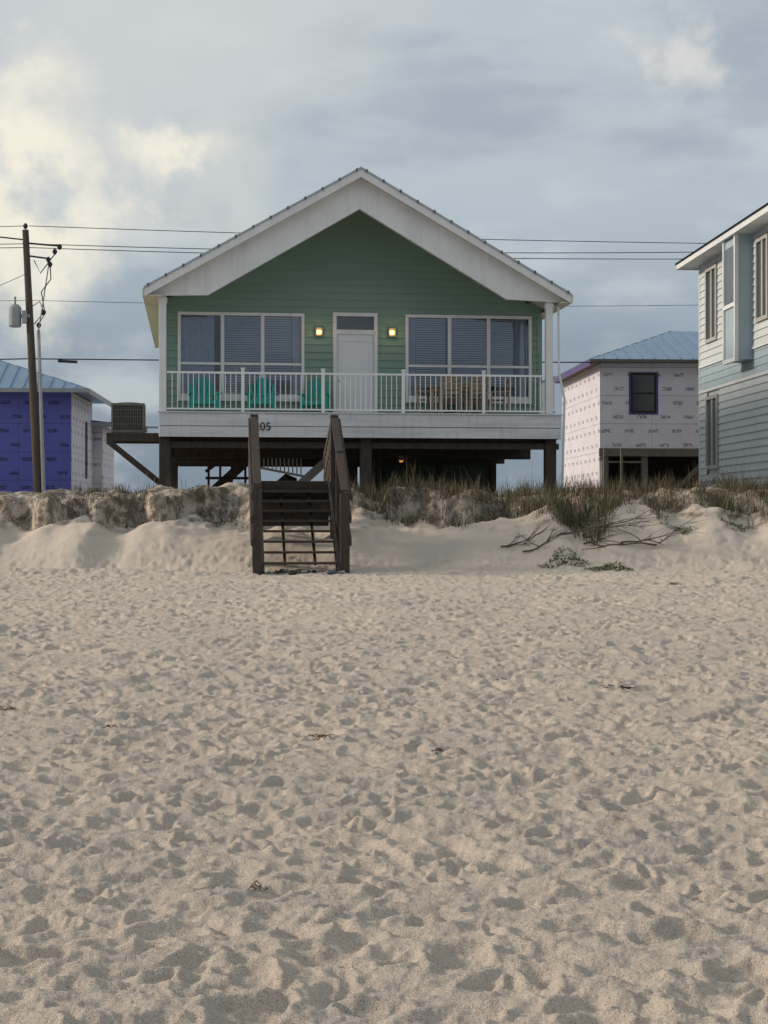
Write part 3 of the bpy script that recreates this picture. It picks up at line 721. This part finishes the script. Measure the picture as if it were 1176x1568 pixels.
def branch(x,y,z,dx,dy,dz,l,r,dep):
    pts=[]; n=8
    for i in range(n+1):
        pts.append((x,y,max(z,tz(x,y)+r*.6))); x+=dx*l/n; y+=dy*l/n; z+=dz*l/n; dx+=rng.randn()*.16; dy+=rng.randn()*.16; dz+=rng.randn()*.18-.02
    m.tube(pts,[r*(1-.75*i/n) for i in range(n+1)],6)
    if dep>0:
        for k in range(4):
            p=pts[rng.randint(1,n)]; branch(p[0],p[1],p[2],dx+rng.randn()*.6,dy+rng.randn()*.5,rng.uniform(0,.7),l*rng.uniform(.3,.6),r*.55,dep-1)
for (x,y,dx,dy,l) in ((2.7,29.9,.9,.1,1.2),(3.4,30.2,1,-.2,1.5),(5.3,29.8,-1,.15,1.2),(3.9,29.9,.6,.5,1.0),(4.6,29.8,.9,.1,.9),(2.3,30.2,.7,.2,.7)):
    branch(x,y,tz(x,y)+.06,dx,dy,.12,l,.022,2)
m.obj('branches',mat('driftwood',(.13,.105,.085),.9,.25,8,.2,60),e)
SW=mat('seaweed_brown',(.20,.12,.07),.9,.25,20); TW=mat('twig_dark',(.07,.058,.048),.9,.2,20)
def clump(cx_,cy_,r,n,mt,nm):
    m=M()
    for i in range(n):
        a=rng.rand()*6.28; l=r*rng.uniform(.5,1.3); x=cx_+rng.randn()*r*.4; y=cy_+rng.randn()*r*.4; z=tz(x,y)+rng.uniform(.005,.03)
        m.tube([(x,y,z),(x+l*.5*math.cos(a),y+l*.5*math.sin(a),z+rng.uniform(0,.02)),(x+l*math.cos(a+.5),y+l*math.sin(a+.5),z)],[.002,.004,.0015],4)
    m.obj(nm,mt)
for (x,y,r,n,mt,nm) in ((1.85,12.1,.10,14,TW,'twig'),(-.40,9.75,.07,22,SW,'seaweed_clump'),(-1.75,10.0,.07,10,SW,'seaweed_clump'),(-2.7,10.9,.06,8,SW,'seaweed_clump'),
    (.33,9.2,.05,8,TW,'twig'),(.62,13.9,.06,5,TW,'twig'),(-.5,6.1,.04,6,SW,'seaweed_clump'),(4.7,24.8,.15,14,TW,'twig'),(.95,12.6,.04,4,TW,'twig')):
    clump(x,y,r,n,mt,nm)
m=M()
for i in range(60):
    y=math.sqrt(rng.uniform(16,700)); x=y*rng.uniform(-.28,.28); pebble(m,x,y,tz(x,y)+.01,rng.uniform(.005,.012))
m.obj('shells',mat('shell_white',(.6,.56,.5),.6,.2,10))

# ------------------------------------------------------------------ world
w=bpy.data.worlds.new('World'); S.world=w; w.use_nodes=True; nt=w.node_tree; N=nt.nodes; L=nt.links
bg=N['Background']; bg.inputs[1].default_value=.1
el=math.radians(22); az=math.radians(-6)
Dv=Vector((-math.cos(el)*math.cos(az),-math.cos(el)*math.sin(az),math.sin(el)))
sky=N.new('ShaderNodeTexSky'); sky.sky_type='NISHITA'; sky.sun_disc=False; sky.sun_elevation=el; sky.sun_rotation=math.atan2(Dv.x,Dv.y); sky.dust_density=2
tc=N.new('ShaderNodeTexCoord'); sep=N.new('ShaderNodeSeparateXYZ'); L.new(tc.outputs['Generated'],sep.inputs[0])
def vmath(op,a,b_=None,sc=None):
    n=N.new('ShaderNodeVectorMath'); n.operation=op
    for i,v in enumerate((a,b_)):
        if v is None: continue
        if isinstance(v,tuple): n.inputs[i].default_value=v
        else: L.new(v,n.inputs[i])
    if sc is not None: n.inputs['Scale'].default_value=sc
    return n
def fm(op,a,b_=0.0):
    n=N.new('ShaderNodeMath'); n.operation=op
    for i,v in enumerate((a,b_)):
        if isinstance(v,(int,float)): n.inputs[i].default_value=v
        else: L.new(v,n.inputs[i])
    return n.outputs[0]
G=tc.outputs['Generated']
mp=N.new('ShaderNodeMapping'); mp.inputs['Scale'].default_value=(1,1,2.2); L.new(G,mp.inputs[0])
big=noise(4.5,5,.5,mp.outputs[0]); mid=noise(8,6,.5,mp.outputs[0]); fine=noise(14,7,.55,G)
mp2=N.new('ShaderNodeMapping'); mp2.inputs['Location'].default_value=(3,1,2); mp2.inputs['Scale'].default_value=(1,1,3.2); L.new(G,mp2.inputs[0]); dk=noise(5.5,6,.5,mp2.outputs[0])
ramp=N.new('ShaderNodeValToRGB'); cr=ramp.color_ramp
pts=[(0,(.22,.28,.35)),(.09,(.26,.325,.395)),(.14,(.35,.425,.495)),(.20,(.46,.53,.585)),(.29,(.525,.58,.62)),(.45,(.58,.61,.64)),(1,(.56,.585,.61))]
while len(cr.elements)<len(pts): cr.elements.new(.5)
for e_,(p,c_) in zip(cr.elements,pts): e_.position=p; e_.color=(*c_,1)
off=fm('MULTIPLY',fm('SUBTRACT',big.outputs[0],.5),.16)
L.new(fm('ADD',sep.outputs[2],off),ramp.inputs[0])
cl=ramp.outputs[0]
cl=mix(cl,(.66,.70,.715),mrange(mid.outputs[0],.50,.70,0,.6))
cl=mix(cl,(.33,.40,.475),mrange(dk.outputs[0],.50,.68,0,.65))
ds=vmath('ADD',G,vmath('SCALE',vmath('SUBTRACT',fine.outputs['Color'],(.5,.5,.5)).outputs[0],sc=.20).outputs[0]).outputs[0]
def blob(c_,r0,r1): 
    d=vmath('DISTANCE',ds,c_).outputs['Value']; return mrange(d,r1,r0)
b1=blob((-.215,.955,.20),.03,.095); b2=blob((-.12,.965,.205),.01,.06); b3=blob((.185,.94,.285),.005,.045); b4=blob((-.15,.93,.29),.0,.22); b5=blob((-.235,.955,.175),.0,.07)
puff=mrange(fine.outputs[0],.42,.58)
cl=mix(cl,(.70,.715,.70),fm('MULTIPLY',b4,.6))
cl=mix(cl,(1.0,.93,.77),fm('MULTIPLY',fm('MAXIMUM',fm('MAXIMUM',b1,b2),b5),fm('ADD',fm('MULTIPLY',puff,.75),.15)))
cl=mix(cl,(.80,.78,.74),fm('MULTIPLY',b3,.75))
cs_=vmath('SCALE',cl,sc=10.0).outputs[0]
fin=N.new('ShaderNodeMix'); fin.data_type='RGBA'; fin.inputs[0].default_value=.92; L.new(sky.outputs[0],fin.inputs[6]); L.new(cs_,fin.inputs[7])
L.new(fin.outputs[2],bg.inputs[0])
sl=bpy.data.lights.new('sun','SUN'); sl.energy=3.1; sl.angle=math.radians(9); sl.color=(1,.85,.68)
so=bpy.data.objects.new('sun',sl); so.rotation_euler=Dv.to_track_quat('Z','Y').to_euler(); link(so)
# ------------------------------------------------------------------ camera
cd=bpy.data.cameras.new('camera'); cd.sensor_fit='VERTICAL'; cd.sensor_height=36; cd.lens=53.95; cd.clip_end=2000; cd.clip_start=.1
cam=bpy.data.objects.new('camera',cd); cam.location=(0,0,1.6); cam.rotation_euler=(math.radians(90.15),0,0); link(cam)
S.camera=cam
S.view_settings.view_transform='Standard'; S.view_settings.look='None'; S.view_settings.exposure=0
